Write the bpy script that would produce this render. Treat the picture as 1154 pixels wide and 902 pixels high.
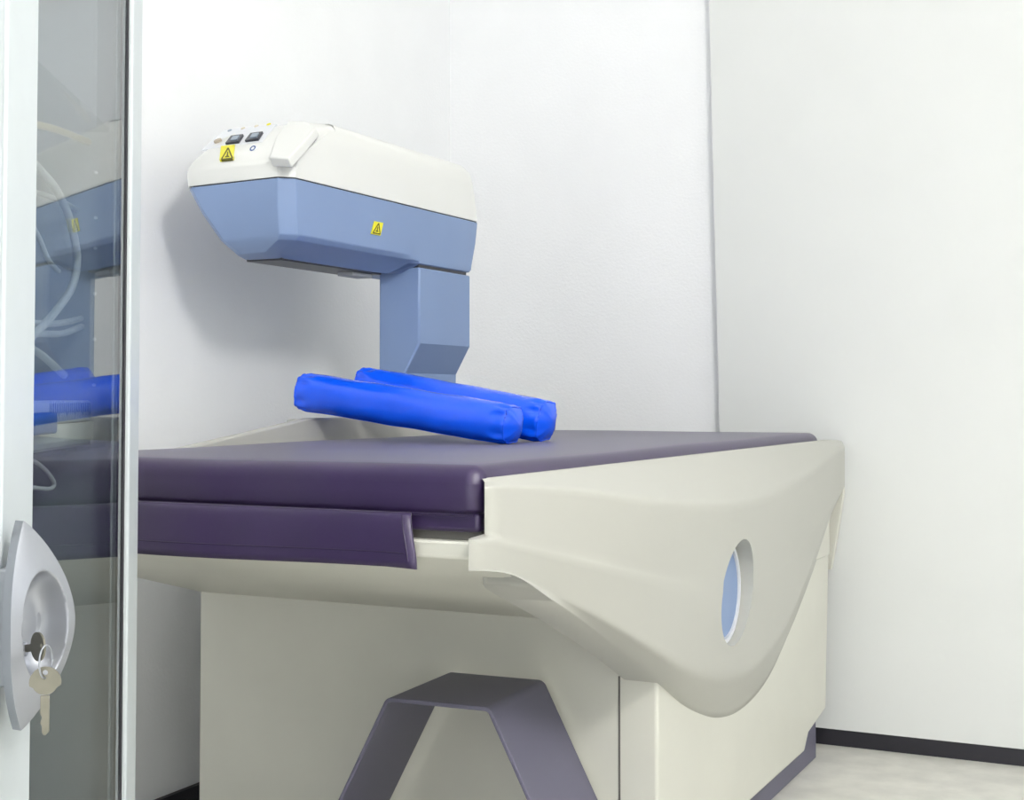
import bpy, bmesh, math, random
from mathutils import Vector, Matrix
random.seed(4)
for o in list(bpy.data.objects): bpy.data.objects.remove(o, do_unlink=True)
SC = bpy.context.scene
COL = SC.collection

# ---------------------------------------------------------------- camera
F = 1560.0; TH = math.radians(26.24); DL = math.radians(2.0); HC = 0.885
U0, VH = 577.0, 447.0; V0 = VH - F * math.tan(DL)
c_, s_ = math.cos(TH), math.sin(TH); cd_, sd_ = math.cos(DL), math.sin(DL)
RGT = Vector((c_, s_, 0)); FWD = Vector((-s_ * cd_, c_ * cd_, sd_)); UPV = Vector((s_ * sd_, -c_ * sd_, cd_))
EYE = Vector((0, 0, HC))
cam_d = bpy.data.cameras.new('camera'); cam = bpy.data.objects.new('camera', cam_d); COL.objects.link(cam)
cam.location = EYE; cam.rotation_euler = (math.pi / 2 + DL, 0, TH)
cam_d.sensor_fit = 'HORIZONTAL'; cam_d.sensor_width = 36.0; cam_d.lens = 36.0 * F / 1154.0
cam_d.shift_x = 0.0; cam_d.shift_y = -(451.0 - V0) / 1154.0
cam_d.clip_start = 0.02
SC.camera = cam

# ---------------------------------------------------------------- world, exposure
W = bpy.data.worlds.new('world'); SC.world = W; W.use_nodes = True
W.node_tree.nodes['Background'].inputs[0].default_value = (0.9, 0.95, 1.0, 1)
W.node_tree.nodes['Background'].inputs[1].default_value = 0.3
SC.view_settings.view_transform = 'Standard'; SC.view_settings.look = 'None'
SC.view_settings.gamma = 1.0; SC.view_settings.use_curve_mapping = False
SC.view_settings.exposure = -0.13
LAMP_EMIT = 100.0
RX, RY, HZ = 3.2, -2.3, 2.95
FILL_R = (.6, 3.3, 1.2, 2.6)            # unseen opening added in the right wall for fill light: y0, y1, z0, z1
FILL_B = (-1.9, .9, .08, 1.5)          # unseen opening added behind the camera for low fill light: x0, x1, z0, z1
def fill_light(name, sx, sy, loc, rot, power):  # area light added to brighten the room from outside the view
    wl = bpy.data.lights.new(name, 'AREA'); wl.shape = 'RECTANGLE'; wl.size = sx; wl.size_y = sy
    wl.energy = power; wl.color = (0.95, 0.975, 1.0)
    wo = bpy.data.objects.new(name, wl); COL.objects.link(wo); wo.location = loc; wo.rotation_euler = rot
fill_light('right_fill_light', FILL_R[3] - FILL_R[2], FILL_R[1] - FILL_R[0], (RX + .02, (FILL_R[0] + FILL_R[1]) / 2, (FILL_R[2] + FILL_R[3]) / 2), (0, math.pi / 2, 0), 18.0)
fill_light('back_fill_light', FILL_B[1] - FILL_B[0], FILL_B[3] - FILL_B[2], ((FILL_B[0] + FILL_B[1]) / 2, RY - .02, (FILL_B[2] + FILL_B[3]) / 2), (math.pi / 2, 0, 0), 45.0)

# ---------------------------------------------------------------- pixel helpers
def ray(u, v): return FWD + RGT * ((u - U0) / F) - UPV * ((v - V0) / F)
def on(u, v, ax, val):
    d = ray(u, v); t = (val - EYE[ax]) / d[ax]
    return EYE + d * t
def onp(u, v, p0, n):
    d = ray(u, v); t = (Vector(p0) - EYE).dot(n) / d.dot(n)
    return EYE + d * t

# ---------------------------------------------------------------- materials
MATS = {}
def mat(name, col, rough=0.5, bump=0.0, bscale=200.0, var=0.03, vscale=6.0, metal=0.0, coat=0.0, emit=0.0, spec=0.5, sheen=0.0):
    if name in MATS: return MATS[name]
    m = bpy.data.materials.new(name); m.use_nodes = True; nt = m.node_tree; N = nt.nodes; L = nt.links
    b = N['Principled BSDF']
    tc = N.new('ShaderNodeTexCoord')
    nz = N.new('ShaderNodeTexNoise'); nz.inputs['Scale'].default_value = vscale; nz.inputs['Detail'].default_value = 4
    L.new(tc.outputs['Object'], nz.inputs['Vector'])
    rp = N.new('ShaderNodeValToRGB')
    rp.color_ramp.elements[0].position = 0.3; rp.color_ramp.elements[1].position = 0.7
    rp.color_ramp.elements[0].color = tuple(x * (1 - var) for x in col) + (1,)
    rp.color_ramp.elements[1].color = tuple(min(1, x * (1 + var)) for x in col) + (1,)
    L.new(nz.outputs['Fac'], rp.inputs['Fac']); L.new(rp.outputs['Color'], b.inputs['Base Color'])
    b.inputs['Roughness'].default_value = rough; b.inputs['Metallic'].default_value = metal
    b.inputs['Coat Weight'].default_value = coat; b.inputs['Coat Roughness'].default_value = 0.15
    b.inputs['Specular IOR Level'].default_value = spec
    b.inputs['Sheen Weight'].default_value = sheen; b.inputs['Sheen Roughness'].default_value = 0.35
    if bump > 0:
        n2 = N.new('ShaderNodeTexNoise'); n2.inputs['Scale'].default_value = bscale; n2.inputs['Detail'].default_value = 3
        L.new(tc.outputs['Object'], n2.inputs['Vector'])
        bp = N.new('ShaderNodeBump'); bp.inputs['Strength'].default_value = bump; bp.inputs['Distance'].default_value = 0.002
        L.new(n2.outputs['Fac'], bp.inputs['Height']); L.new(bp.outputs['Normal'], b.inputs['Normal'])
    if emit > 0:
        b.inputs['Emission Color'].default_value = (1.0, 0.985, 0.96, 1); b.inputs['Emission Strength'].default_value = emit
    MATS[name] = m
    return m
def glass_mat(name, tint, ior=1.55, coat=0.0):
    m = bpy.data.materials.new(name); m.use_nodes = True; nt = m.node_tree; N = nt.nodes; L = nt.links
    for n in list(N): N.remove(n)
    out = N.new('ShaderNodeOutputMaterial'); mx = N.new('ShaderNodeMixShader')
    fr = N.new('ShaderNodeFresnel'); fr.inputs['IOR'].default_value = ior
    tr = N.new('ShaderNodeBsdfTransparent'); gl = N.new('ShaderNodeBsdfGlossy'); gl.inputs['Roughness'].default_value = 0.0
    tc = N.new('ShaderNodeTexCoord'); nz = N.new('ShaderNodeTexNoise'); nz.inputs['Scale'].default_value = 3
    rp = N.new('ShaderNodeValToRGB'); rp.color_ramp.elements[0].color = tuple(x * .98 for x in tint) + (1,); rp.color_ramp.elements[1].color = tuple(tint) + (1,)
    L.new(tc.outputs['Object'], nz.inputs['Vector']); L.new(nz.outputs['Fac'], rp.inputs['Fac']); L.new(rp.outputs['Color'], tr.inputs['Color'])
    geo = N.new('ShaderNodeNewGeometry')
    # the pane does not bend rays, so both faces get the Fresnel term of air against glass
    mr = N.new('ShaderNodeMapRange'); mr.inputs['From Min'].default_value = 0; mr.inputs['From Max'].default_value = 1
    mr.inputs['To Min'].default_value = ior; mr.inputs['To Max'].default_value = 1.0 / ior
    L.new(geo.outputs['Backfacing'], mr.inputs['Value']); L.new(mr.outputs['Result'], fr.inputs['IOR'])
    ad = N.new('ShaderNodeMapRange'); ad.inputs['To Min'].default_value = coat; L.new(fr.outputs['Fac'], ad.inputs['Value'])   # thin reflective coating
    L.new(ad.outputs['Result'], mx.inputs['Fac']); L.new(tr.outputs[0], mx.inputs[1]); L.new(gl.outputs[0], mx.inputs[2]); L.new(mx.outputs[0], out.inputs['Surface'])
    MATS[name] = m
    return m
M_WALL = mat('ingrain_white_wallpaper', (0.895, 0.905, 0.92), 0.9, bump=0.35, bscale=140, var=0.012)
M_SMOOTH = mat('smooth_white_panel', (0.715, 0.73, 0.72), 0.75, var=0.01)
M_CEIL = mat('ceiling_white', (0.88, 0.88, 0.87), 0.9, bump=0.1)
M_FLOOR = mat('beige_linoleum', (0.68, 0.67, 0.62), 0.45, var=0.10, vscale=14)
M_SKIRT = mat('black_skirting', (0.012, 0.011, 0.018), 0.5)
M_CREAM = mat('cream_plastic', (0.48, 0.478, 0.435), 0.42, bump=0.03, bscale=900, var=0.012, vscale=3)
M_CREAM2 = mat('cream_brightened', (0.65, 0.645, 0.575), 0.45, bump=0.03, bscale=700, var=0.03, vscale=4)  # lighter copy of the cream, brightens the shaded bed and pedestal by colour
M_WHITEP = mat('warm_white_plastic', (0.78, 0.785, 0.76), 0.35, bump=0.02, bscale=900, var=0.008)
M_BLUE = mat('slate_blue_plastic', (0.21, 0.30, 0.50), 0.42, bump=0.03, bscale=900, var=0.02)
M_PURPLE = mat('purple_vinyl', (0.026, 0.011, 0.062), 0.44, bump=0.05, bscale=420, var=0.10, vscale=9, spec=0.7, sheen=0.22)
M_STITCH = mat('dark_purple_piping', (0.025, 0.014, 0.05), 0.5)
M_UNDER = mat('grey_foam_backing', (0.13, 0.125, 0.115), 0.8)
M_BOL = mat('royal_blue_vinyl', (0.002, 0.10, 0.95), 0.19, bump=0.05, bscale=45, var=0.08, vscale=8, spec=0.6)
M_STOOL = mat('slate_violet_metal', (0.125, 0.12, 0.175), 0.45, bump=0.03, bscale=800, var=0.04)
M_RUB = mat('black_rubber', (0.015, 0.014, 0.02), 0.6)
M_ALU = mat('pale_grey_aluminium', (0.62, 0.67, 0.69), 0.38, var=0.02, vscale=20)
M_STEEL = mat('light_grey_steel', (0.36, 0.38, 0.40), 0.5, var=0.02)
M_NICKEL = mat('satin_nickel', (0.37, 0.385, 0.42), 0.34, metal=0.65, var=0.03)
M_CHROME = mat('brass_nickel_key', (0.22, 0.21, 0.17), 0.34, metal=0.8, var=0.08, vscale=60)
M_DARK = mat('charcoal_plastic', (0.03, 0.033, 0.045), 0.35)
M_YEL = mat('yellow_sticker', (0.83, 0.76, 0.02), 0.5)
M_INK = mat('dark_olive_print', (0.10, 0.09, 0.0), 0.6)
M_MEMB = mat('pale_grey_membrane', (0.74, 0.76, 0.80), 0.4)
M_TAN = mat('tan_button', (0.42, 0.36, 0.28), 0.5)
M_IND = mat('blue_grey_indicator', (0.30, 0.36, 0.44), 0.4)
M_BEIGE = mat('beige_indicator', (0.66, 0.60, 0.48), 0.4)
M_LOGO = mat('navy_print', (0.07, 0.12, 0.30), 0.5)
M_LABEL = mat('white_sticker', (0.85, 0.86, 0.88), 0.5)
M_TUBE = mat('milky_tube', (0.72, 0.73, 0.72), 0.35, var=0.03)
M_YTUBE = mat('straw_tube', (0.62, 0.52, 0.28), 0.4, var=0.05)
M_TRAY = mat('white_tray_plastic', (0.84, 0.84, 0.80), 0.4, var=0.01)
M_STRIP = mat('reflection_blue_plastic', (0.74, 0.80, 0.90), 0.3, var=0.02)  # white case plastic, tinted with the blue of the bolster reflection
M_TICK = mat('grey_blue_print', (0.16, 0.21, 0.30), 0.6)
M_BCAP = mat('mid_blue_plastic', (0.07, 0.18, 0.52), 0.4)
M_GLASS = glass_mat('cabinet_glass', (0.90, 0.94, 0.95), 1.85, 0.03)
M_SHELF = glass_mat('shelf_glass', (0.85, 0.90, 0.90), 1.45)
M_LAMP = mat('ceiling_lamp_diffuser', (0.9, 0.9, 0.9), 0.5, emit=LAMP_EMIT)

# ---------------------------------------------------------------- mesh helpers
def link(name, me, m, parent=None, smooth=35):
    o = bpy.data.objects.new(name, me); COL.objects.link(o)
    if m: me.materials.append(m)
    if smooth:
        me.shade_smooth(); me.set_sharp_from_angle(angle=math.radians(smooth))
    if parent is not None: o.parent = parent
    return o
def mesh(name, vs, fs, m, parent=None, smooth=35, origin=None):
    me = bpy.data.meshes.new(name)
    me.from_pydata([tuple(v) for v in vs], [], fs); me.update()
    bm = bmesh.new(); bm.from_mesh(me); bmesh.ops.recalc_face_normals(bm, faces=bm.faces); bm.to_mesh(me); bm.free()
    o = link(name, me, m, parent, smooth)
    return o
def bev(o, w, seg=3, angle=30):
    b = o.modifiers.new('bevel', 'BEVEL'); b.width = w; b.segments = seg; b.limit_method = 'ANGLE'; b.angle_limit = math.radians(angle)
    b.harden_normals = False
    return o
def box(name, lo, hi, m, parent=None, bevel=0.0, seg=3):
    x0, y0, z0 = lo; x1, y1, z1 = hi
    vs = [(x0,y0,z0),(x1,y0,z0),(x1,y1,z0),(x0,y1,z0),(x0,y0,z1),(x1,y0,z1),(x1,y1,z1),(x0,y1,z1)]
    fs = [(0,3,2,1),(4,5,6,7),(0,1,5,4),(1,2,6,5),(2,3,7,6),(3,0,4,7)]
    o = mesh(name, vs, fs, m, parent)
    if bevel: bev(o, bevel, seg)
    return o
def prism(name, poly, ax, a, b, m, parent=None, bevel=0.0, seg=3):
    """poly: 2D points in the two other axes (in x,y,z order), extruded along ax from a to b"""
    def P(p, t):
        l = list(p); l.insert(ax, t); return tuple(l)
    n = len(poly)
    vs = [P(p, a) for p in poly] + [P(p, b) for p in poly]
    fs = [tuple(range(n)), tuple(range(2 * n - 1, n - 1, -1))] + [(i, (i + 1) % n, n + (i + 1) % n, n + i) for i in range(n)]
    o = mesh(name, vs, fs, m, parent)
    if bevel: bev(o, bevel, seg)
    return o
def loft(name, rings, m, parent=None, cap=True, closed=True, smooth=35):
    n = len(rings[0]); vs = [v for r in rings for v in r]; fs = []
    for i in range(len(rings) - 1):
        for j in range(n if closed else n - 1):
            k = (j + 1) % n
            fs.append((i*n+j, i*n+k, (i+1)*n+k, (i+1)*n+j))
    if cap:
        fs.append(tuple(range(n - 1, -1, -1))); fs.append(tuple((len(rings)-1)*n + j for j in range(n)))
    return mesh(name, vs, fs, m, parent, smooth)
def spline(pts, n):
    pts = [Vector(p) for p in pts]; out = []
    k = len(pts)
    for i in range(n):
        t = i / (n - 1) * (k - 1); j = min(int(t), k - 2); f = t - j
        p0 = pts[max(j-1, 0)]; p1 = pts[j]; p2 = pts[j+1]; p3 = pts[min(j+2, k-1)]
        out.append(0.5 * ((2*p1) + (p2-p0)*f + (2*p0-5*p1+4*p2-p3)*f*f + (3*p1-p0-3*p2+p3)*f**3))
    return out
def tube(name, pts, r, m, parent=None, sides=8, closed=False):
    pts = [Vector(p) for p in pts]; rings = []
    n = len(pts); up = Vector((0.13, 0.21, 0.97))
    for i, p in enumerate(pts):
        d = (pts[(i+1) % n] - pts[i-1]) if closed else (pts[min(i+1, n-1)] - pts[max(i-1, 0)])
        d.normalize(); a = d.cross(up)
        if a.length < 1e-4: a = d.cross(Vector((1, 0, 0)))
        a.normalize(); b = d.cross(a)
        rings.append([p + a * (r * math.cos(t)) + b * (r * math.sin(t)) for t in [2*math.pi*q/sides for q in range(sides)]])
    if closed: rings.append(rings[0])
    return loft(name, rings, m, parent, cap=not closed, smooth=60)
def disc(name, c, n, r, h, m, parent=None, seg=32, xdir=None, rx=None, bevel=0.0):
    """solid short cylinder: centre c on base, axis n, radius r (or rx along xdir), height h"""
    n = Vector(n).normalized(); a = Vector(xdir) if xdir else n.cross(Vector((0, 0, 1)) if abs(n.z) < .9 else Vector((1, 0, 0)))
    a = (a - n * a.dot(n)).normalized(); b = n.cross(a); rx = rx or r; c = Vector(c)
    ring = lambda q, k: [c + n * q + a * (rx * k * math.cos(2*math.pi*i/seg)) + b * (r * k * math.sin(2*math.pi*i/seg)) for i in range(seg)]
    if bevel: rings = [ring(0, 1), ring(h - bevel, 1), ring(h, 1 - bevel / r)]
    else: rings = [ring(0, 1), ring(h, 1)]
    return loft(name, rings, m, parent)
def annulus(name, c, n, r0, r1, h, m, parent=None, seg=40):
    n = Vector(n).normalized(); a = n.cross(Vector((0, 0, 1)) if abs(n.z) < .9 else Vector((1, 0, 0))).normalized(); b = n.cross(a); c = Vector(c)
    vs = []; fs = []
    for i in range(seg):
        d = a * math.cos(2*math.pi*i/seg) + b * math.sin(2*math.pi*i/seg)
        vs += [c + d * r0, c + d * r1, c + d * r1 + n * h, c + d * r0 + n * h]
    for i in range(seg):
        j = (i + 1) % seg
        for k in range(4): fs.append((i*4+k, j*4+k, j*4+(k+1) % 4, i*4+(k+1) % 4))
    return mesh(name, vs, fs, m, parent)
def thing(name, label, cat, loc=(0, 0, 0), group=None, rotz=0.0):
    o = bpy.data.objects.new(name, None); COL.objects.link(o); o.location = loc; o.rotation_euler = (0, 0, rotz)
    o.empty_display_size = 0.1
    o['label'] = label; o['category'] = cat
    if group: o['group'] = group
    return o
def adopt(o, parent):
    """parent keeping world coordinates that were typed in world space (parents here carry only a plain location/rotation)"""
    o.parent = parent
    loc = Matrix.Translation(parent.location) @ parent.rotation_euler.to_matrix().to_4x4()
    o.data.transform(loc.inverted()); return o
def tag(o, label, cat, group=None):
    o['label'] = label; o['category'] = cat
    if group: o['group'] = group
    return o
def struct(o, label=None):
    o['kind'] = 'structure'
    if label: o['label'] = label
    return o
def settle(root):
    """move a thing's children meshes typed in world coordinates into the root's frame"""
    inv = (Matrix.Translation(root.location) @ root.rotation_euler.to_matrix().to_4x4()).inverted()
    seen = set()
    def rec(o):
        for ch in o.children:
            if ch.type == 'MESH' and ch.data.name not in seen:
                seen.add(ch.data.name); ch.data.transform(inv)
            rec(ch)
    # children() needs parent links, which are set already
    rec(root)

# ---------------------------------------------------------------- the room
WX, WY = -1.965, 3.57
struct(box('floor', (WX - .1, RY - .1, -0.1), (RX + .1, WY + .1, 0.0), M_FLOOR), 'beige linoleum floor')
struct(box('ceiling', (WX - .1, RY - .1, HZ), (RX + .1, WY + .1, HZ + .1), M_CEIL), 'plain white ceiling')
struct(box('wall_left', (WX - .1, RY - .1, 0), (WX, WY + .1, HZ), M_WALL), 'white ingrain wall behind the scanner arm')
struct(box('wall_back', (WX, WY, 0), (RX, WY + .1, HZ), M_WALL), 'white ingrain wall at the far end of the scanner')
# walls out of view, with window openings added for the fill lights
def wall_with_opening(wall, frame, ax, at, out, a0, a1, hole, lw, lf):
    """wall slab at coordinate `at` on axis ax, growing to `out`, spanning a0..a1, with a framed opening"""
    P = (lambda d, a, z: (d, a, z)) if ax == 0 else (lambda d, a, z: (a, d, z))
    y0, y1, z0, z1 = hole
    mv = [(a0, 0), (a1, 0), (a1, HZ), (a0, HZ), (y0, z0), (y1, z0), (y1, z1), (y0, z1)]
    vv = [P(at, a, z) for a, z in mv] + [P(out, a, z) for a, z in mv]; ff = []
    for q in range(4):
        w_ = (q + 1) % 4
        ff += [(q, w_, 4 + w_, 4 + q), (8 + q, 12 + q, 12 + w_, 8 + w_), (4 + q, 4 + w_, 12 + w_, 12 + q), (q, 8 + q, 8 + w_, w_)]
    struct(mesh(wall, vv, ff, M_SMOOTH, None), lw)
    d0, d1 = sorted((at + (out - at) * .7, at + (out - at) * .9)); m_ = (y0 + y1) / 2
    root = None
    for (p, q) in [((y0, z0), (y1, z0 + .05)), ((y0, z1 - .05), (y1, z1)), ((y0, z0 + .05), (y0 + .05, z1 - .05)), ((y1 - .05, z0 + .05), (y1, z1 - .05)), ((m_ - .025, z0 + .05), (m_ + .025, z1 - .05))]:
        o = box(frame if root is None else 'added_window_frame', P(d0, p[0], p[1]), P(d1, q[0], q[1]), M_ALU, root)
        if root is None: root = struct(o, lf)
wall_with_opening('wall_right', 'added_window_1', 0, RX, RX + .1, RY - .1, WY + .1, FILL_R, 'white wall out of view on the right with an added opening for fill light', 'window added for fill light in the right wall')
wall_with_opening('wall_front', 'added_window_2', 1, RY, RY - .1, WX, RX, FILL_B, 'white wall behind the camera with an added opening for fill light', 'tall window added for fill light behind the camera')
# smooth white panel standing proud of the far wall, its edge slightly out of plumb
pt = on(801, 79, 1, WY - .035); pb = on(811, 487, 1, WY - .035)
k = (pt.x - pb.x) / (pt.z - pb.z)
xt = pb.x + k * (HZ - pb.z); xb = pb.x + k * (0.042 - pb.z)
pan = prism('wall_panel', [(xb, .042), (RX, .042), (RX, HZ), (xt, HZ)], 1, WY - .035, WY, M_SMOOTH)
struct(pan, 'smooth white wall panel standing proud of the far wall')
struct(box('baseboard_back', (WX, WY - .03, 0), (RX, WY, .042), M_SKIRT), 'black skirting strip under the white panel')
struct(box('baseboard_left', (WX, RY, 0), (WX + .012, WY - .03, .042), M_SKIRT), 'black skirting strip along the left wall')
for (lx, ly, lab) in [(1.15, 0.15, 'opal globe pendant lamp out of view above the table')]:
    t = thing('pendant_lamp', lab, 'lamp', (lx, ly, HZ))
    prof_ = [(.055, 0), (.055, -.02), (.012, -.03), (.012, -.16), (.05, -.165), (.05, -.19)]
    loft('lamp_rod', [[(r * math.cos(2*math.pi*q/20), r * math.sin(2*math.pi*q/20), z) for q in range(20)] for r, z in prof_], M_ALU, t)
    R0 = .23; rings = []
    for q in range(1, 24):
        a = math.pi * q / 24; rings.append([(R0 * math.sin(a) * math.cos(2*math.pi*w/36), R0 * math.sin(a) * math.sin(2*math.pi*w/36), -.19 - R0 + R0 * math.cos(a)) for w in range(36)])
    loft('globe', rings, M_LAMP, t, smooth=60)

# ---------------------------------------------------------------- scanner
XP, YP = -0.825, 2.232
scanner = thing('bone_density_scanner', 'cream examination table scanner with overhanging blue and white arm on a column', 'medical scanner', (-1.3, 2.5, 0))
S = scanner
ZBED = 0.700
# bed body: lip, slanted apron, long box behind the side panel
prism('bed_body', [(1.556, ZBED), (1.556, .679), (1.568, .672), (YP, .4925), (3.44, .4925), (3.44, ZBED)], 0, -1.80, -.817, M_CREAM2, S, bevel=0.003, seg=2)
# pedestal with leaning far edge and chamfered foot
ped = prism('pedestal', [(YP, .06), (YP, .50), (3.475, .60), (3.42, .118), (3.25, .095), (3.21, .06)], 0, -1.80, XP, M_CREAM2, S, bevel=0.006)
# thin seam between pedestal face and its corner post
xs = on(698, 790, 1, YP).x
box('corner_seam', (xs - .0016, YP - .0012, .06), (xs + .0016, YP + .001, on(695, 762, 1, YP).z), M_UNDER, S)
box('plinth', (-1.74, YP + .06, 0.0), (-.845, 3.40, .10), M_STOOL, S, bevel=.004)

# side panel: strips between the curves that crease it, each row on its own depth
def curve(px, n=97):
    us = [p[0] for p in px]; sp = spline([(p[0], p[1], 0) for p in px], 400); out = []
    a, b = us[0], us[-1]; j = 0
    for i in range(n):
        u = a + (b - a) * i / (n - 1)
        while j < len(sp) - 2 and sp[j+1].x < u: j += 1
        p, q = sp[j], sp[j+1]; f = 0 if q.x == p.x else max(0, min(1, (u - p.x) / (q.x - p.x)))
        out.append((u, p.y + (q.y - p.y) * f))
    return out
def sm(x): x = max(0, min(1, x)); return x * x * (3 - 2 * x)
C0 = curve([(546, 540), (640, 529.5), (740, 518), (840, 506.5), (931, 496.5), (950, 497.5)])
C1 = curve([(546, 549), (600, 549), (660, 553), (720, 561), (770, 567), (815, 568), (850, 563), (880, 552), (911, 534), (935, 515), (952, 504)])
CB = curve([(546, 603), (640, 622), (720, 640), (815, 655), (880, 635), (920, 590), (952, 548)])
CC = curve([(528, 608.5), (560, 613), (640, 631), (720, 650), (815, 668), (880, 645), (920, 596), (950, 552)])
C2 = curve([(528, 642.5), (548, 643), (570, 645), (600, 657), (640, 678), (670, 694), (700, 711), (740, 735), (775, 755), (800, 764), (818, 766), (840, 759), (860, 742), (880, 716), (897, 682), (912, 645), (925, 608), (936, 580)])
C3 = curve([(528, 643.5), (548, 644), (570, 646.5), (590, 654), (620, 675), (658, 702), (700, 736), (741, 770), (770, 795), (795, 807), (812, 809), (830, 803), (850, 786), (868, 760), (885, 723), (900, 687), (915, 647), (928, 608), (937, 580)])
def X0(u): return -.800
def X1(u): return -.792 + .052 * sm((u - 546) / 220) - .040 * sm((u - 830) / 120)
def XB(u): return -.798 + .040 * sm((u - 546) / 220) - .032 * sm((u - 830) / 120)
def X2(u): return -.803 + .028 * sm((u - 600) / 160) - .020 * sm((u - 860) / 80)
def X3(u): return -.800 + (XP + .8) * sm((u - 600) / 120)
def row(cv, xf):
    out = []
    for u, v in cv:
        wrap = max(0, 1 - (u - cv[0][0]) / 26); p = on(u, v, 0, xf(u) - .012 * wrap ** 2.5)
        out.append(p)
    return out
keys = [row(C0, X0), row(C1, X1), row(CB, XB), row(CC, XB), row(C2, X2), row(C3, X3)]
rim = [p + Vector((-.012, .024 * max(0, 1 - j / 4), -.001 - .008 * max(0, 1 - j / 4))) for j, p in enumerate(keys[0])]
rows = [rim, [p + Vector((-.003, 0, 0.0)) for p in keys[0]]]
def between(a, b, n, ease=None):
    return [[p.lerp(q, (ease(i / n) if ease else i / n)) for p, q in zip(a, b)] for i in range(n)]
k0 = [p + Vector((0, 0, -.004)) for p in keys[0]]
def mixrow(a, b, t): return [p.lerp(q, t) for p, q in zip(a, b)]
rows += between(k0, keys[1], 8) + [mixrow(k0, keys[1], .95)]       # support rows keep the creases narrow
rows += [mixrow(keys[1], keys[2], .035)] + between(keys[1], keys[2], 9)[1:]
rows += between(keys[2], keys[3], 2)
rows += between(keys[3], keys[4], 9) + [mixrow(keys[3], keys[4], .965)]
rows += [mixrow(keys[4], keys[5], .06)] + between(keys[4], keys[5], 6)[1:]
rows += [keys[5]]
nr, nc = len(rows), len(rows[0])
vs = [p for r in rows for p in r]
back = []
for r in rows:
    for p in r:
        q = p.copy(); w = sm((.715 - p.z) / .03)
        d = min(-.8125 - .0725 * w, p.x - .001); e = sm((p.y - 1.57) / .14)
        q.x = p.x - .006 + (d - p.x + .006) * e
        q.y += 2.0 * (p.x - q.x) * (1 - e)
        back.append(q)
vs += back; B = nr * nc; fs = []
for i in range(nr - 1):
    for j in range(nc - 1):
        a = i * nc + j
        fs.append((a, a + 1, a + nc + 1, a + nc)); fs.append((B + a, B + a + nc, B + a + nc + 1, B + a + 1))
for j in range(nc - 1):
    fs.append((j, B + j, B + j + 1, j + 1)); a = (nr - 1) * nc + j; fs.append((a, a + 1, B + a + 1, B + a))
for i in range(nr - 1):
    a = i * nc; fs.append((a, a + nc, B + a + nc, B + a)); a = i * nc + nc - 1; fs.append((a, B + a, B + a + nc, a + nc))
panel = mesh('side_panel', vs, fs, M_CREAM, None, smooth=82)
# round porthole cut through the panel, with a blue emblem disc inside
oc = (on(826, 608, 0, -.77) + on(826, 727, 0, -.77)) * .5; orad = .098
cut = disc('cutter', (-.90, oc.y, oc.z), (1, 0, 0), orad, .3, None, seg=64)
bo = panel.modifiers.new('hole', 'BOOLEAN'); bo.operation = 'DIFFERENCE'; bo.object = cut; bo.solver = 'EXACT'
dg = bpy.context.evaluated_depsgraph_get(); dg.update()
me2 = bpy.data.meshes.new_from_object(panel.evaluated_get(dg)); panel.modifiers.clear(); panel.data = me2; me2.name = 'side_panel'
bpy.data.objects.remove(cut, do_unlink=True); panel.parent = S
me2.shade_smooth(); me2.set_sharp_from_angle(angle=math.radians(82))
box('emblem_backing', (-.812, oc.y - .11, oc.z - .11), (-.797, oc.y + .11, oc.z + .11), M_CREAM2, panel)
disc('emblem_disc', (-.797, oc.y, oc.z), (1, 0, 0), .088, .010, M_BLUE, panel, seg=48, bevel=.004)
annulus('emblem_ring', (-.797, oc.y, oc.z), (1, 0, 0), .088, .0965, .013, M_MEMB, panel, seg=48)
# downturned return of the panel at the far end, seen past the pedestal
er = [on(u, v, 1, 3.508) for u, v in [(925, 545), (950, 545), (950.5, 556), (944, 600), (936.5, 642), (925, 642)]]
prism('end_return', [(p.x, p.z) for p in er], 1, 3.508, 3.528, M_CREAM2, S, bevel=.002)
# rear housing: cream hump behind the mattress that carries the column
prism('rear_rim', [(1.60, ZBED - .02), (1.60, .752), (1.91, .7945), (2.298, .8415), (3.16, .8415), (3.40, .775), (3.44, ZBED - .02)], 0, -1.603, -1.582, M_CREAM, S, bevel=.004)
box('column_base', (-1.80, 2.52, ZBED - .02), (-1.604, 3.05, .835), M_CREAM, S, bevel=.008)

# column
col_pts = lambda x0, x1, z: [(x1, 2.66, z), (x1, 2.90, z), (x0, 2.90, z), (x0, 2.66, z)]
column = loft('column', [col_pts(-1.645, -1.577, .838), col_pts(-1.645, -1.577, .937), col_pts(-1.645, -1.54, 1.003), col_pts(-1.645, -1.54, 1.172)], M_BLUE, S, smooth=12)
bev(column, .004, 2)

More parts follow.
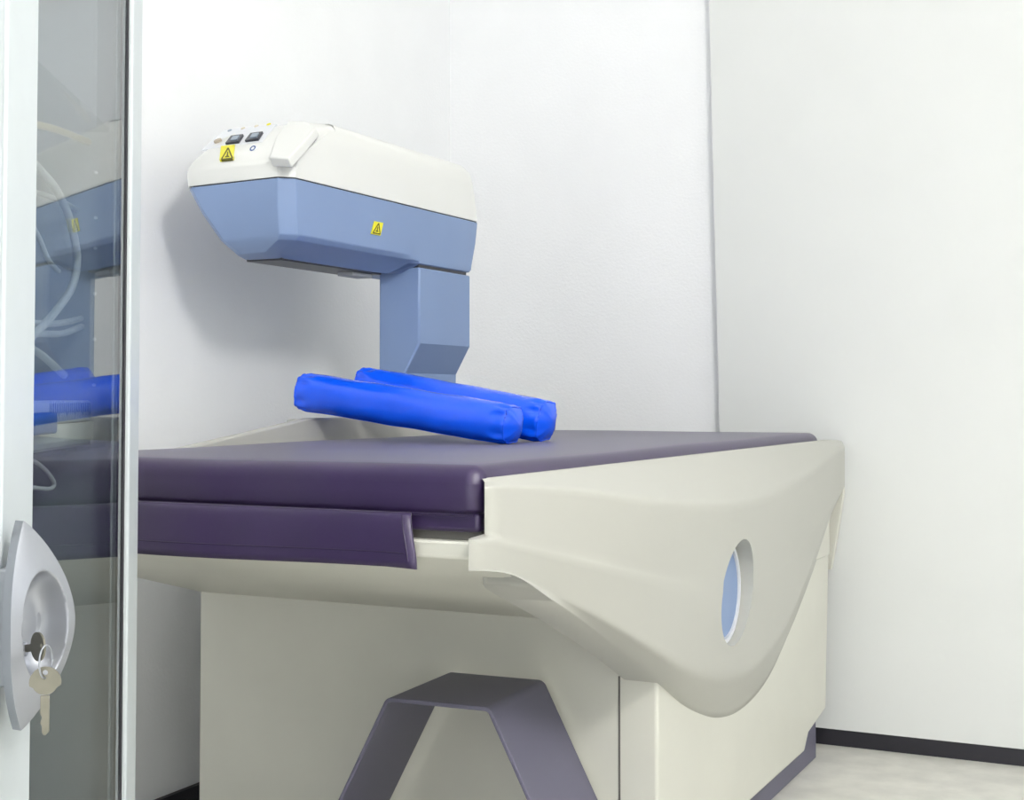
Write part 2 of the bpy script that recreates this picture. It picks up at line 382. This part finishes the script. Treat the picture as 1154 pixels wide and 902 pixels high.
# arm hull (blue) and cover (white): levels of plan outlines
def outline(z, side, nearR, nearL, far, left, chR, chL, sideFar=None, zf=0.0):
    """counter-clockwise plan outline at height z. side: X of +X face, nearR/nearL: Y of the end face, far: Y of far end, left: X of wall side"""
    sf = side if sideFar is None else sideFar
    pts = [(side, nearR + chR)]
    for y, w in [(2.33, 0), (2.45, 0), (2.585, 0.0), (2.615, .25), (2.64, .75), (2.66, 1), (2.80, 1)]:
        pts.append((side + (sf - side) * w, y))
    r = .018
    for q in range(5):
        a = q / 4 * math.pi / 2
        pts.append((sf - r + r * math.cos(a), far - r + r * math.sin(a)))
    pts += [(left + .02, far), (left, far - .02), (left, nearL + chL), (left + chL, nearL), (side - chR * .9, nearR)]
    return [(x, y, max(z, zf) if (y > 2.63 and x > -1.62) else z) for x, y in pts]
ZS = 1.3035
hull = loft('arm_hull', [
    outline(1.158, -1.612, 2.235, 2.235, 2.905, -1.705, .02, .02, sideFar=-1.545, zf=1.1795),
    outline(1.166, -1.603, 2.200, 2.215, 2.910, -1.712, .02, .02, sideFar=-1.541, zf=1.1805),
    outline(1.186, -1.549, 2.176, 2.196, 2.918, -1.728, .026, .02, sideFar=-1.540, zf=1.187),
    outline(1.196, -1.541, 2.170, 2.192, 2.921, -1.738, .028, .02),
    outline(1.250, -1.538, 2.160, 2.184, 2.935, -1.778, .028, .02),
    outline(ZS - .0015, -1.538, 2.158, 2.182, 2.946, -1.812, .026, .022)], M_BLUE, S, smooth=30)
bev(hull, .003, 2, 25)
seam = loft('arm_seam', [outline(ZS - .0015, -1.5405, 2.161, 2.185, 2.943, -1.809, .026, .022), outline(ZS + .001, -1.5405, 2.161, 2.185, 2.943, -1.809, .026, .022)], M_DARK, S)
cover = loft('arm_cover', [
    outline(ZS + .001, -1.538, 2.158, 2.182, 2.946, -1.812, .026, .020),
    outline(1.330, -1.539, 2.159, 2.182, 2.942, -1.813, .028, .016),
    outline(1.344, -1.540, 2.166, 2.187, 2.940, -1.813, .030, .014),
    outline(1.362, -1.541, 2.190, 2.206, 2.937, -1.813, .032, .014),
    outline(1.392, -1.542, 2.236, 2.250, 2.930, -1.813, .033, .014),
    outline(1.418, -1.545, 2.276, 2.288, 2.920, -1.810, .034, .016),
    outline(1.434, -1.556, 2.302, 2.312, 2.904, -1.800, .036, .020),
    outline(1.442, -1.580, 2.325, 2.332, 2.870, -1.775, .036, .024)], M_WHITEP, S, smooth=40)
# column neck shadow gap under the hull
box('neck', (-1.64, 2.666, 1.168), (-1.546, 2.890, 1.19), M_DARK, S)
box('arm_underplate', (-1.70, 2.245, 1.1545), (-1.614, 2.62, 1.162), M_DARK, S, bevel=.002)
box('cable_bracket', (-1.665, 2.52, 1.146), (-1.625, 2.60, 1.1555), M_STEEL, S, bevel=.002)
# control panel on the sloping nose
PN0 = Vector((-1.66, 2.197, 1.362)); PN1 = Vector((-1.66, 2.2815, 1.418))
SL = (PN1 - PN0).normalized(); NN = Vector((1, 0, 0)).cross(SL).normalized()
if NN.z < 0: NN = -NN
XD = Vector((1, 0, 0))
skew = Vector((-1.54 + 1.81, 2.186 - 2.205, 0)).normalized()   # direction along the nose edge
NN = skew.cross(SL).normalized()
if NN.z < 0: NN = -NN
def nose(u, v, h=0.0): return onp(u, v, PN0 + NN * h, NN) 
def plate(name, quad, h0, h1, m, parent, bevel=0):
    t = [nose(u, v, h1) for u, v in quad]; n = len(t); b = [p - NN * (h1 - h0) for p in t]
    o = mesh(name, b + t, [tuple(range(n)), tuple(range(2*n-1, n-1, -1))] + [(i, (i+1) % n, n+(i+1) % n, n+i) for i in range(n)], m, parent)
    if bevel: bev(o, bevel, 2)
    return o
plate('membrane', [(227, 169), (295, 160), (312, 140), (254, 146)], -.002, .0012, M_MEMB, cover)
def knob(name, u, v, r, m, h=.003):
    p = nose(u, v, .001); return disc(name, p, NN, r, h, m, cover, seg=20, bevel=.0008)
knob('stop_button', 246, 160, .0085, M_TAN, .005)
for (u, v, mm) in [(259, 147.5, M_IND), (274, 145, M_BEIGE), (289, 142.5, M_BEIGE), (303, 140.5, M_YEL)]:
    knob('indicator', u, v, .0048, mm, .002)
for (u, v) in [(263.5, 156), (285.5, 153)]:
    bq = [(u-10, v+5), (u+5, v+3.2), (u+10.5, v-5.2), (u-3.5, v-3.4)]
    sw = plate('rocker_switch', bq, .0, .006, M_DARK, cover, bevel=.001)
    cq = [(u-4, v+1.5), (u+3.5, v+.5), (u+6, v-3.6), (u-1.2, v-2.6)]
    plate('rocker_cap', cq, .006, .0085, M_IND, cover)
# stickers on the rounded front of the cover
FN = NN; FP = PN0
def fplate(name, pix, h0, h1, m, parent):
    b = [onp(u, v, FP + FN * h0, FN) for u, v in pix]; n = len(b); t = [p + FN * (h1 - h0) for p in b]
    return mesh(name, b + t, [tuple(range(n)), tuple(range(2*n-1, n-1, -1))] + [(i, (i+1) % n, n+(i+1) % n, n+i) for i in range(n)], m, parent)
def warn(parent, fn, q, name):
    """yellow warning label with a printed triangle; q maps unit square (x right, y up) to pixels"""
    fn(name, [q(0, 0), q(1, 0), q(1, 1), q(0, 1)], 0, .0010, M_YEL, parent)
    a, b, c = (.10, .10), (.90, .10), (.5, .90)
    for p, r in ((a, b), (b, c), (c, a)):
        dx, dy = r[0]-p[0], r[1]-p[1]; l = math.hypot(dx, dy); nx, ny = -dy/l*.05, dx/l*.05
        fn('warning_triangle', [q(p[0]-nx, p[1]-ny), q(r[0]-nx, r[1]-ny), q(r[0]+nx, r[1]+ny), q(p[0]+nx, p[1]+ny)], .0010, .0014, M_INK, parent)
    fn('warning_figure', [q(.44, .30), q(.56, .30), q(.54, .62), q(.46, .62)], .0010, .0014, M_INK, parent)
    fn('warning_figure', [q(.32, .22), q(.68, .22), q(.62, .32), q(.38, .32)], .0010, .0014, M_INK, parent)
warn(cover, lambda nm, pix, a, b, m, p: fplate(nm, pix, a - .004 + (.002 if b > .0012 else 0), b + .0012, m, p), lambda x, y: (248.5 + 15.5 * x + 1.8 * y, 183.2 - 1.6 * x - 15.5 * y), 'warning_sticker')
lp = onp(286, 168.5, FP, FN)
FN2 = Vector((-.05, -.85, .53)).normalized()
disc('logo_sticker', lp - FN2 * .004, FN2, .0085, .0075, M_LABEL, cover, seg=24)
annulus('logo_ring', lp + FN2 * .0035, FN2, .0040, .0068, .0006, M_LOGO, cover, seg=24)
def splate(nm, pix, a, b, m, p):
    q = [on(u, v, 0, -1.5385) for u, v in pix]; n = len(q); lo = [x + Vector((a - .002, 0, 0)) for x in q]; hi = [x + Vector((b + .001, 0, 0)) for x in q]
    return mesh(nm, lo + hi, [tuple(range(n)), tuple(range(2*n-1, n-1, -1))] + [(i, (i+1) % n, n+(i+1) % n, n+i) for i in range(n)], m, p)
warn(hull, splate, lambda x, y: (418 + 10 * x + 3.2 * y, 263.6 + 2.0 * x - 14.2 * y), 'warning_sticker')
# raised lid with a finger scoop on the nose
lid = plate('nose_lid', [(303, 177), (325, 178.5), (341, 161), (356, 143), (345, 136.5), (325, 136), (311, 154)], -.012, .008, M_WHITEP, cover, bevel=.003)
plate('finger_slot', [(325.5, 180), (327.2, 179.8), (353.5, 150.5), (355.5, 146.5)], -.012, .0015, M_DARK, cover)
settle(scanner)

# ---------------------------------------------------------------- mattress
mt = thing('mattress', 'purple vinyl mattress with a hanging front flap on the cream scanner table', 'mattress', (-1.2, 2.45, ZBED))
MX0, MX1, MY0, MY1 = -1.575, -.8145, 1.562, 3.335
def padmesh():
    nx, ny = 26, 48; r = .024; zt = .797; vs = []; fs = []
    def prof(d): # rounded edge
        return 0.0 if d >= r else r - math.sqrt(max(0, r*r - (r - d)**2))
    xs = sorted(set([MX0 + r * (1 - math.cos(a * math.pi / 12)) for a in range(7)] + [MX1 - r * (1 - math.cos(a * math.pi / 12)) for a in range(7)] + [MX0 + (MX1 - MX0) * i / nx for i in range(2, nx - 1)]))
    ys = sorted(set([MY0 + r * (1 - math.cos(a * math.pi / 12)) for a in range(7)] + [MY1 - r * (1 - math.cos(a * math.pi / 12)) for a in range(7)] + [MY0 + (MY1 - MY0) * i / ny for i in range(2, ny - 1)]))
    for y in ys:
        for x in xs:
            dx = min(x - MX0, MX1 - x); dy = min(y - MY0, MY1 - y)
            if dx < r and dy < r:
                d = r - min(r, math.hypot(r - dx, r - dy)); drop = prof(d)
                # pull the plan corner round
                if math.hypot(r - dx, r - dy) > r:
                    k = r / math.hypot(r - dx, r - dy)
                    x2 = (MX0 + r - (r - dx) * k) if x < -1.2 else (MX1 - r + (r - dx) * k)
                    y2 = (MY0 + r - (r - dy) * k) if y < 2.4 else (MY1 - r + (r - dy) * k)
                    vs.append((x2, y2, zt - r)); continue
            else: drop = prof(min(dx, dy))
            w = .0012 * math.sin(9 * x + 4 * y) * math.sin(5 * y - 2 * x) + .0018 * math.exp(-((x + 1.25)**2 + (y - 2.0)**2) / .02) * -1
            vs.append((x, y, zt - drop + w))
    nxs = len(xs)
    for j in range(len(ys) - 1):
        for i in range(nxs - 1):
            a = j * nxs + i; fs.append((a, a + 1, a + nxs + 1, a + nxs))
    # side walls
    ring = [i for i in range(nxs)] + [j * nxs + nxs - 1 for j in range(1, len(ys))] + [(len(ys)-1) * nxs + i for i in range(nxs - 2, -1, -1)] + [j * nxs for j in range(len(ys) - 2, 0, -1)]
    base = len(vs); levels = [(.760, .000), (.742, .001), (.735, -.004)]
    cx, cy = (MX0 + MX1) / 2, (MY0 + MY1) / 2
    for z, o in levels:
        for q in ring:
            x, y, _ = vs[q]
            vs.append((x + (o if x > cx else -o), y + (o if y > cy else -o), z))
    n = len(ring); prev = ring
    for l in range(len(levels)):
        cur = [base + l * n + i for i in range(n)]
        for i in range(n): fs.append((prev[i], prev[(i+1) % n], cur[(i+1) % n], cur[i]))
        prev = cur
    fs.append(tuple(prev))
    return vs, fs
v_, f_ = padmesh()
mesh('pad', v_, f_, M_PURPLE, mt, smooth=50)
box('lower_band', (MX0 + .006, MY0 + .004, .711), (MX1 - .004, MY1 - .006, .7355), M_PURPLE, mt, bevel=.006)
box('backing', (MX0 + .010, MY0 + .014, ZBED + .0005), (MX1 - .006, MY1 - .010, .713), M_UNDER, mt)
tube('seam_piping', [(MX0, MY0 + .0005, .7335)] + [(x, MY0 - .0005, .7335) for x in [MX0 + i * (MX1 - MX0 - .01) / 20 for i in range(1, 21)]], .0018, M_STITCH, mt, sides=6)
# flap hanging over the front
FY = 1.545
tr = on(458, 583.5, 1, FY); mr = on(463, 612, 1, FY); br = on(473, 643, 1, FY)
edge = spline([tr, mr, br], 13)
NXF = 40; gv = []; gf = []
for j, e in enumerate(edge):
    f = j / 12
    for i in range(NXF + 1):
        g = i / NXF; x = MX0 + (e.x - MX0) * g
        z = .7325 + (e.z - .7325) * f + (.0045 * f * (1 - g)) * 0 - .002 * f * math.sin(g * 5)
        y = FY + .013 * (1 - f)**2 + .003 * f * math.sin(g * 9) - .010 * f * f * max(0, g - .93) / .07
        gv.append((x, y, z))
for j in range(12):
    for i in range(NXF):
        a = j * (NXF + 1) + i; gf.append((a, a + 1, a + NXF + 2, a + NXF + 1))
flap = mesh('front_flap', gv, gf, M_PURPLE, mt, smooth=60)
so = flap.modifiers.new('thick', 'SOLIDIFY'); so.thickness = .004; so.offset = 0
pj = lambda j, i: Vector(gv[j * (NXF + 1) + i]) + Vector((0, -.0022, 0))
tube('flap_stitching', [pj(j, NXF - 1).lerp(pj(j, NXF), .3) for j in range(1, 12)], .0011, M_STITCH, flap, sides=5)
tube('flap_stitching', [pj(10, i) for i in range(0, NXF)], .0009, M_STITCH, flap, sides=5)
settle(mt)

# ---------------------------------------------------------------- bolsters
def bolster(name, p_right, p_left, label, r, seed):
    t = thing(name, label, 'positioning cushion', (0, 0, 0), 'blue positioning bolsters on the mattress')
    R_ = Vector(p_right); L_ = Vector(p_left); ax = (R_ - L_); ln = ax.length; ax.normalize()
    side = ax.cross(Vector((0, 0, 1))).normalized(); up = side.cross(ax).normalized()
    rnd = random.Random(seed); nl, ns = 64, 48; rings = []
    pw = [rnd.uniform(0, 6.28) for _ in range(8)]
    def sup(a, n=2.9):
        c, s = math.cos(a), math.sin(a)
        return (abs(c)**(2/n) * (1 if c > 0 else -1), abs(s)**(2/n) * (1 if s > 0 else -1))
    for i in range(nl + 1):
        f = i / nl; d = min(f, 1 - f) * ln
        k = .90 + .10 * sm(d / .035)
        ring = []
        for j in range(ns):
            a = 2 * math.pi * j / ns; x, y = sup(a, 2.35 + .9 * (1 - sm(d / .05)))
            puck = .0034 * math.exp(-((d - .012) / .012)**2) * math.sin(9 * a + pw[0])
            wav = .0005 * math.sin(17 * f + 2 * a + pw[1]) + .0003 * math.sin(31 * f - 3 * a + pw[2])
            rr = r * k + puck + wav
            ring.append(L_ + ax * (f * ln) + side * (x * rr * 1.06) + up * (y * rr))
        rings.append(ring)
    def capring(e, f, out):
        base = rings[0] if e == 0 else rings[-1]; c = L_ if e == 0 else R_
        return [c + (p - c) * f + ax * (out if e else -out) for p in base]
    body = loft('bolster_cover', [capring(0, .05, .016), capring(0, .35, .0145), capring(0, .7, .010), capring(0, .93, .003)] + rings + [capring(1, .93, .003), capring(1, .7, .010), capring(1, .35, .0145), capring(1, .05, .016)], M_BOL, t, smooth=60)
    for e in (0, 1):
        pts = capring(e, .985, .0012)
        tube('end_seam', pts, .0016, M_BOL, body, sides=6, closed=True)
    pts = [rings[i][ns - 9] for i in range(0, nl + 1)]
    tube('length_seam', pts, .0011, M_BOL, body, sides=5)
    t.location = (R_ + L_) / 2; t.location.z -= r
    settle(t)
    return t
RB = .0385
b1 = bolster('blue_bolster', on(577, 479, 1, 2.32), on(345, 441.5, 1, 2.32), 'nearer royal blue vinyl bolster, left end propped on the cream hump', RB, 3)
b2 = bolster('blue_bolster', on(615, 475, 1, 2.47), on(411, 436, 1, 2.47), 'rear royal blue vinyl bolster, partly hidden behind the other one', RB + .004, 8)

# ---------------------------------------------------------------- step stool
zs = .392
sa = math.atan2(1.9559 - 1.9743, -1.0046 + 1.2017)
st = thing('step_stool', 'slate violet bent metal step stool under the table end', 'step stool', (-1.105, 2.0, 0), rotz=math.radians(3))
prof = []
hw, sp = .093, .20
def arcpts(cx, cz, r, a0, a1, n=6): return [(cx + r * math.cos(a0 + (a1 - a0) * i / n), cz + r * math.sin(a0 + (a1 - a0) * i / n)) for i in range(n + 1)]
lean = math.atan2(sp, zs)
r = .016; tt = math.tan((math.pi / 2 - lean) / 2)
off = r * tt
prof = [(-hw - sp, 0)] + arcpts(-hw + off, zs - r, r, math.pi - lean, math.pi / 2) + arcpts(hw - off, zs - r, r, math.pi / 2, lean) + [(hw + sp, 0)]
def shell(name, d0, d1, th, m, parent):
    inner = []
    n = len(prof)
    for i, p in enumerate(prof):
        a = Vector(prof[max(i-1, 0)]); b = Vector(prof[min(i+1, n-1)]); d = (b - a).normalized(); inner.append((p[0] + d.y * th, p[1] - d.x * th if i not in (0, n-1) else 0.0))
    pts = prof + inner[::-1]
    vs = [(x, d0, z) for x, z in pts] + [(x, d1, z) for x, z in pts]; N = len(pts); fs = []
    for i in range(n - 1):
        fs.append((i, i+1, N-2-i, N-1-i)); fs.append((N+i, N+N-1-i, N+N-2-i, N+i+1))
    for i in range(N): fs.append((i, (i+1) % N, N + (i+1) % N, N + i))
    return mesh(name, vs, fs, m, parent, smooth=30)
sh = shell('bent_step', -.035, .195, .007, M_STOOL, st); bev(sh, .0015, 2, 40)
for s in (-1, 1):
    box('rubber_foot', (s * (hw + sp) - .012, -.04, 0), (s * (hw + sp) + .012, .20, .012), M_RUB, st, bevel=.002)

# ---------------------------------------------------------------- cabinet
PHI = math.radians(5.0); zc = 1.90; xc = -.344 - math.tan(PHI) * zc
CO = Vector((xc * c_ - zc * s_, xc * s_ + zc * c_, 0)); CROT = TH + PHI + math.pi / 2
cab = thing('glass_cabinet', 'pale grey medicine cabinet with a glass door standing at the left', 'cabinet', CO, rotz=CROT)
CM = Matrix.Translation(CO) @ Matrix.Rotation(CROT, 4, 'Z'); CI = CM.inverted()
def cpx(u, v, yl=None, xl=None):
    """pixel to cabinet-local point on plane y=yl (behind the door) or x=xl"""
    o = CI @ EYE; d = CI.to_3x3() @ ray(u, v)
    t = ((yl - o.y) / d.y) if yl is not None else ((xl - o.x) / d.x)
    return o + d * t
CH, CD, CX = 1.55, .27, -.80; CB0 = .26
FRT = -.010
XN = cpx(39, 450, yl=FRT).x; XFr = cpx(146.5, 450, yl=FRT).x; XE = cpx(157, 450, yl=FRT).x; XB0 = cpx(4, 450, yl=FRT).x
box('side_wall', (XE - .018, .014, CB0), (XE, CD, CH), M_STEEL, cab)
box('side_wall', (CX, .014, CB0), (CX + .018, CD, CH), M_STEEL, cab)
box('back_wall', (CX + .018, CD - .012, CB0), (XE - .018, CD, CH), M_STEEL, cab)
box('top_panel', (CX, -.008, CH), (XE, CD, CH + .008), M_SHELF, cab)  # unseen top, made of glass so lamp light reaches the contents
box('bottom_panel', (CX, .014, CB0), (XE, CD, CB0 + .02), M_STEEL, cab)
for lx in (CX + .03, XE - .03):  # unseen legs, added so low light passes beneath the cabinet
    for ly in (.04, CD - .03): disc('cabinet_leg', (lx, ly, 0), (0, 0, 1), .014, CB0, M_ALU, cab, seg=20)
box('door_post', (CX, -.008, CB0), (XB0 - .004, .014, CH), M_ALU, cab, bevel=.003)
shelf_z = [.8255, 1.24]
for z in shelf_z: box('glass_shelf', (CX + .018, .03, z - .006), (XE - .018, CD - .012, z), M_SHELF, cab)
for z in (.9, .96, 1.02, 1.08, 1.12, 1.18):
    disc('shelf_peg', (XE - .018, .045, z), (-1, 0, 0), .0022, .004, M_LABEL, cab, seg=10)
# door: frame of two stiles and two rails, pane, gaskets
door = box('door_stile', (XB0, -.010, CB0 + .005), (XN, .012, CH - .01), M_ALU, cab, bevel=.003)
box('door_stile', (XFr, -.010, CB0 + .005), (XE, .012, CH - .01), M_ALU, cab, bevel=.003)
box('door_rail', (XN, -.010, CB0 + .005), (XFr, .012, CB0 + .065), M_ALU, cab, bevel=.002)
box('door_rail', (XN, -.010, CH - .08), (XFr, .012, CH - .01), M_ALU, cab, bevel=.002)
box('glass_pane', (XN + .0005, -.003, CB0 + .066), (XFr - .0105, .002, CH - .081), M_GLASS, cab)
box('door_gasket', (XFr - .010, -.0045, CB0 + .066), (XFr - .0005, .004, CH - .081), M_RUB, cab)
# leaf-shaped pull handle with a scooped dish
hz = .6885; hh = .0895
A0 = cpx(-5, 700, yl=-.0125); A0.z = 0; A1 = cpx(68, 700, xl=A0.x + .06); A1.z = 0
AD = (A1 - A0); PW = AD.length; AD.normalize(); PNL = Vector((AD.y, -AD.x, 0))   # plate normal
if PNL.y > 0: PNL = -PNL
NA, NT = 90, 150
def leaf(a, t):
    al = .40 * abs(t)**2.2; ar = .40 + .60 * max(0, 1 - abs(t)**1.75)**.85
    q = al + (ar - al) * a; pos = A0 + AD * (q * PW)
    h = (.018 + .006 * (1 - (2 * a - 1)**2)) * max(0, 1 - t * t)
    e = ((q - .50) / .36)**2 + ((t - .0) / .53)**2
    if e < 1.0:
        h -= .026 * sm((1 - e) * 1.15) ** .6 
    return pos + PNL * h + Vector((0, 0, hz + hh * t))
vs = []; fs = []
for j in range(NT + 1):
    t = math.sin((j / NT - .5) * math.pi) * .35 + (2 * j / NT - 1) * .65
    for i in range(NA + 1): vs.append(leaf(i / NA, t))
for j in range(NT):
    for i in range(NA):
        a = j * (NA + 1) + i; fs.append((a, a + 1, a + NA + 2, a + NA + 1))
# skirt back towards the door
edge_idx = [i for i in range(NA + 1)] + [j * (NA + 1) + NA for j in range(1, NT + 1)] + [NT * (NA + 1) + i for i in range(NA - 1, -1, -1)] + [j * (NA + 1) for j in range(NT - 1, 0, -1)]
bb = len(vs)
for q in edge_idx:
    p = vs[q].copy() - PNL * .010; p.y = min(p.y, -.0105); vs.append(p)
n = len(edge_idx)
for i in range(n): fs.append((edge_idx[i], edge_idx[(i+1) % n], bb + (i+1) % n, bb + i))
fs.append(tuple(bb + i for i in range(n)))
hd = mesh('pull_handle', vs, fs, M_NICKEL, cab, smooth=50)
box('handle_stem', (-.655, -.055, hz - .03), (-.615, -.010, hz + .03), M_NICKEL, hd, bevel=.004) if False else None
box('handle_foot', (A0.x + .011, -.022, hz - .05), (A0.x + .04, -.0095, hz + .05), M_NICKEL, hd, bevel=.003)
# lock cylinder inside the dish
def to_px(w):
    q = w - EYE; z = q.dot(FWD); return (U0 + F * q.dot(RGT) / z, V0 - F * q.dot(UPV) / z)
lk = min((leaf(a / 60, t / 60 - .6) for a in range(4, 40) for t in range(0, 40)), key=lambda p: math.hypot(*(x - y for x, y in zip(to_px(CM @ p), (25, 732)))))
LAX = (PNL * .75 + AD * .45).normalized()
disc('lock_cylinder', lk - LAX * .006, LAX, .0062, .010, M_NICKEL, hd, seg=24, bevel=.0008)

# ---------------------------------------------------------------- keys (top level: they rest in the lock)
def ctow(p): return CM @ Vector(p)
vdir = (CI.to_3x3() @ FWD).normalized(); rdir = CI.to_3x3() @ RGT
def view_at(u, v, depth):      # world point at a camera depth (depth taken from the lock it hangs on)
    d = ray(u, v); return EYE + d * (depth / d.dot(FWD))
lkw = ctow(lk); dep = (lkw - EYE).dot(FWD) - .030
def keyshape(name, label, center, ux, uy, br, blade, bw, half=False):
    t = thing(name, label, 'key', tuple(center), 'small cabinet keys')
    nrm = ux.cross(uy).normalized(); th = .0018
    seg = 28; pts = []
    for i in range(seg):
        a = 2 * math.pi * i / seg
        k = 1.0 if not (half and math.sin(a) < -.3) else .82
        pts.append(center + ux * (br * k * math.cos(a)) + uy * (br * k * math.sin(a)))
    hole = [center + uy * (br * .62) + ux * (br * .17 * math.cos(2*math.pi*i/seg)) + uy * (br * .17 * math.sin(2*math.pi*i/seg)) for i in range(seg)]
    vs = [p - nrm * th/2 for p in pts] + [p - nrm * th/2 for p in hole] + [p + nrm * th/2 for p in pts] + [p + nrm * th/2 for p in hole]; fs = []
    for i in range(seg):
        j = (i + 1) % seg
        fs += [(i, j, seg + j, seg + i), (2*seg + i, 3*seg + i, 3*seg + j, 2*seg + j), (i, 2*seg + i, 2*seg + j, j), (seg + i, seg + j, 3*seg + j, 3*seg + i)]
    mesh('key_bow', vs, fs, M_CHROME, t, smooth=40)
    b0 = center - uy * (br * .86)
    q = [(-bw, 0), (bw, 0), (bw, -blade * .9), (0, -blade), (-bw * .6, -blade * .92), (-bw * .6, -blade * .75), (-bw, -blade * .68), (-bw * .55, -blade * .55), (-bw, -blade * .45)]
    P = [b0 + ux * x + uy * y for x, y in q]; N = len(P)
    mesh('key_blade', [p - nrm * th/2 for p in P] + [p + nrm * th/2 for p in P], [tuple(range(N)), tuple(range(2*N-1, N-1, -1))] + [(i, (i+1) % N, N + (i+1) % N, N + i) for i in range(N)], M_CHROME, t)
    settle(t)
    return t
zv = Vector((0, 0, 1)); rw = RGT
k1c = view_at(43, 729, dep + .010)
uy1 = (k1c - lkw).normalized(); side1 = zv - uy1 * zv.dot(uy1); side1.normalize()
keyshape('cabinet_key', 'small key with a round bow inserted in the cabinet lock', k1c, side1, uy1, .0122, (k1c - lkw).length - .0095, .0032)
k2c = view_at(51, 769, dep - .012)
ux2 = (rw * .97 + FWD * .2).normalized(); keyshape('cabinet_key', 'small key hanging on the ring below the lock', k2c, ux2, zv, .0128, .033, .0036, True)
rc = view_at(51.5, 746, dep - .012)
rp = [rc + (FWD * .55 + rw * .25).normalized() * (.0075 * math.cos(2*math.pi*i/24)) + zv * (.0135 * math.sin(2*math.pi*i/24)) for i in range(24)]
ro = tube('key_ring', rp, .0008, M_NICKEL, None, sides=6, closed=True)
tag(ro, 'thin metal ring joining the two cabinet keys', 'key ring')

# ---------------------------------------------------------------- things inside the cabinet
def cab_thing(name, label, cat, loc, group=None):
    t = thing(name, label, cat, CM @ Vector(loc), group, rotz=CROT); return t
sz = .8255
pr = cpx(110, 490, yl=.045); pl = cpx(30, 490, yl=.045)
tray_x1 = pr.x; tray_x0 = pl.x - .06
ty0, ty1 = .045, .105
t = cab_thing('white_tray', 'white plastic tray on the glass shelf inside the cabinet', 'tray', ((tray_x0 + tray_x1) / 2, (ty0 + ty1) / 2, sz))
hx, hy = (tray_x1 - tray_x0) / 2, (ty1 - ty0) / 2
def ring_r(w, d, r, z, n=6):
    out = []
    for cx, cy, a0 in [(w - r, d - r, 0), (-w + r, d - r, math.pi/2), (-w + r, -d + r, math.pi), (w - r, -d + r, 3*math.pi/2)]:
        for i in range(n + 1):
            a = a0 + math.pi / 2 * i / n; out.append((cx + r * math.cos(a), cy + r * math.sin(a), z))
    return out
loft('tray_shell', [ring_r(hx - .006, hy - .006, .012, .0), ring_r(hx - .001, hy - .001, .014, .006), ring_r(hx, hy, .014, .026), ring_r(hx - .003, hy - .003, .012, .027), ring_r(hx - .004, hy - .004, .012, .008)], M_TRAY, t)
z0 = sz + .0275
t2 = cab_thing('graduated_case', 'white plastic case, blue reflection put into its colour, with grey graduation ticks on the white tray', 'case', ((tray_x0 + tray_x1) / 2, .075, z0))
hx2 = hx - .001
loft('case_body', [ring_r(hx2 - .002, .024, .008, 0), ring_r(hx2, .026, .009, .002), ring_r(hx2, .026, .009, .024), ring_r(hx2 - .004, .022, .007, .027)], M_STRIP, t2)
for i in range(26):
    x = hx2 - .030 - i * .0085
    if x < -hx2 + .02: break
    box('graduation_tick', (x - .0014, -.0264, .009 + (.003 if i % 5 else 0)), (x + .0014, -.0258, .024), M_TICK, t2)
pb = cpx(60, 478, yl=.035)
t3 = cab_thing('blue_clip', 'small blue plastic clip on the front of the white tray', 'clip', (pb.x - .05, .036, sz + .012))
box('clip_body', (-.05, -.006, 0.006), (.05, .006, .030), M_BCAP, t3, bevel=.003)
def tube_px(name, label, pix, yl, r, m, cat='tube', group='tubes inside the cabinet'):
    pts = []
    for i, p in enumerate(pix):
        y = yl[i] if isinstance(yl, (list, tuple)) else yl
        pts.append(CM @ cpx(p[0], p[1], yl=y))
    o = tube(name, spline(pts, 40), r, m, None, sides=8); tag(o, label, cat, group); return o
tube_px('straw_tube', 'straw yellow tube running across the upper cabinet interior', [(20, 132), (40, 140), (60, 145), (80, 152), (100, 160)], .055, .0042, M_YTUBE)
tube_px('clear_tube', 'large looped milky tube sweeping down inside the cabinet', [(25, 170), (45, 192), (62, 212), (76, 240), (84, 270), (87, 298), (80, 326), (62, 352), (42, 374), (25, 388)], .050, .0050, M_TUBE)
tube_px('clear_tube', 'faint outer milky tube looping behind the large one', [(20, 212), (40, 217), (62, 224), (84, 235), (98, 250), (104, 270), (98, 292), (84, 310)], .070, .0034, M_TUBE)
tube_px('clear_tube', 'thin milky tube descending beside the stile in the cabinet', [(30, 245), (44, 268), (54, 292), (66, 306)], .06, .0030, M_TUBE)
tube_px('clear_tube', 'upper of two short curved milky tubes in the cabinet', [(25, 362), (45, 365), (70, 364), (91, 359)], .06, .0042, M_TUBE)
tube_px('clear_tube', 'lower of two short curved milky tubes in the cabinet', [(25, 374), (45, 376), (70, 376), (92, 368)], .06, .0042, M_TUBE)
tube_px('clear_tube', 'greyish tube slanting down behind the reflected bolster', [(25, 388), (42, 397), (56, 408), (72, 423)], .06, .0048, M_TUBE)
tube_px('clear_tube', 'thin tube loop hanging below the glass shelf', [(25, 517), (40, 521), (53, 532), (61, 545), (56, 551), (40, 550), (25, 549)], .06, .0026, M_TUBE)
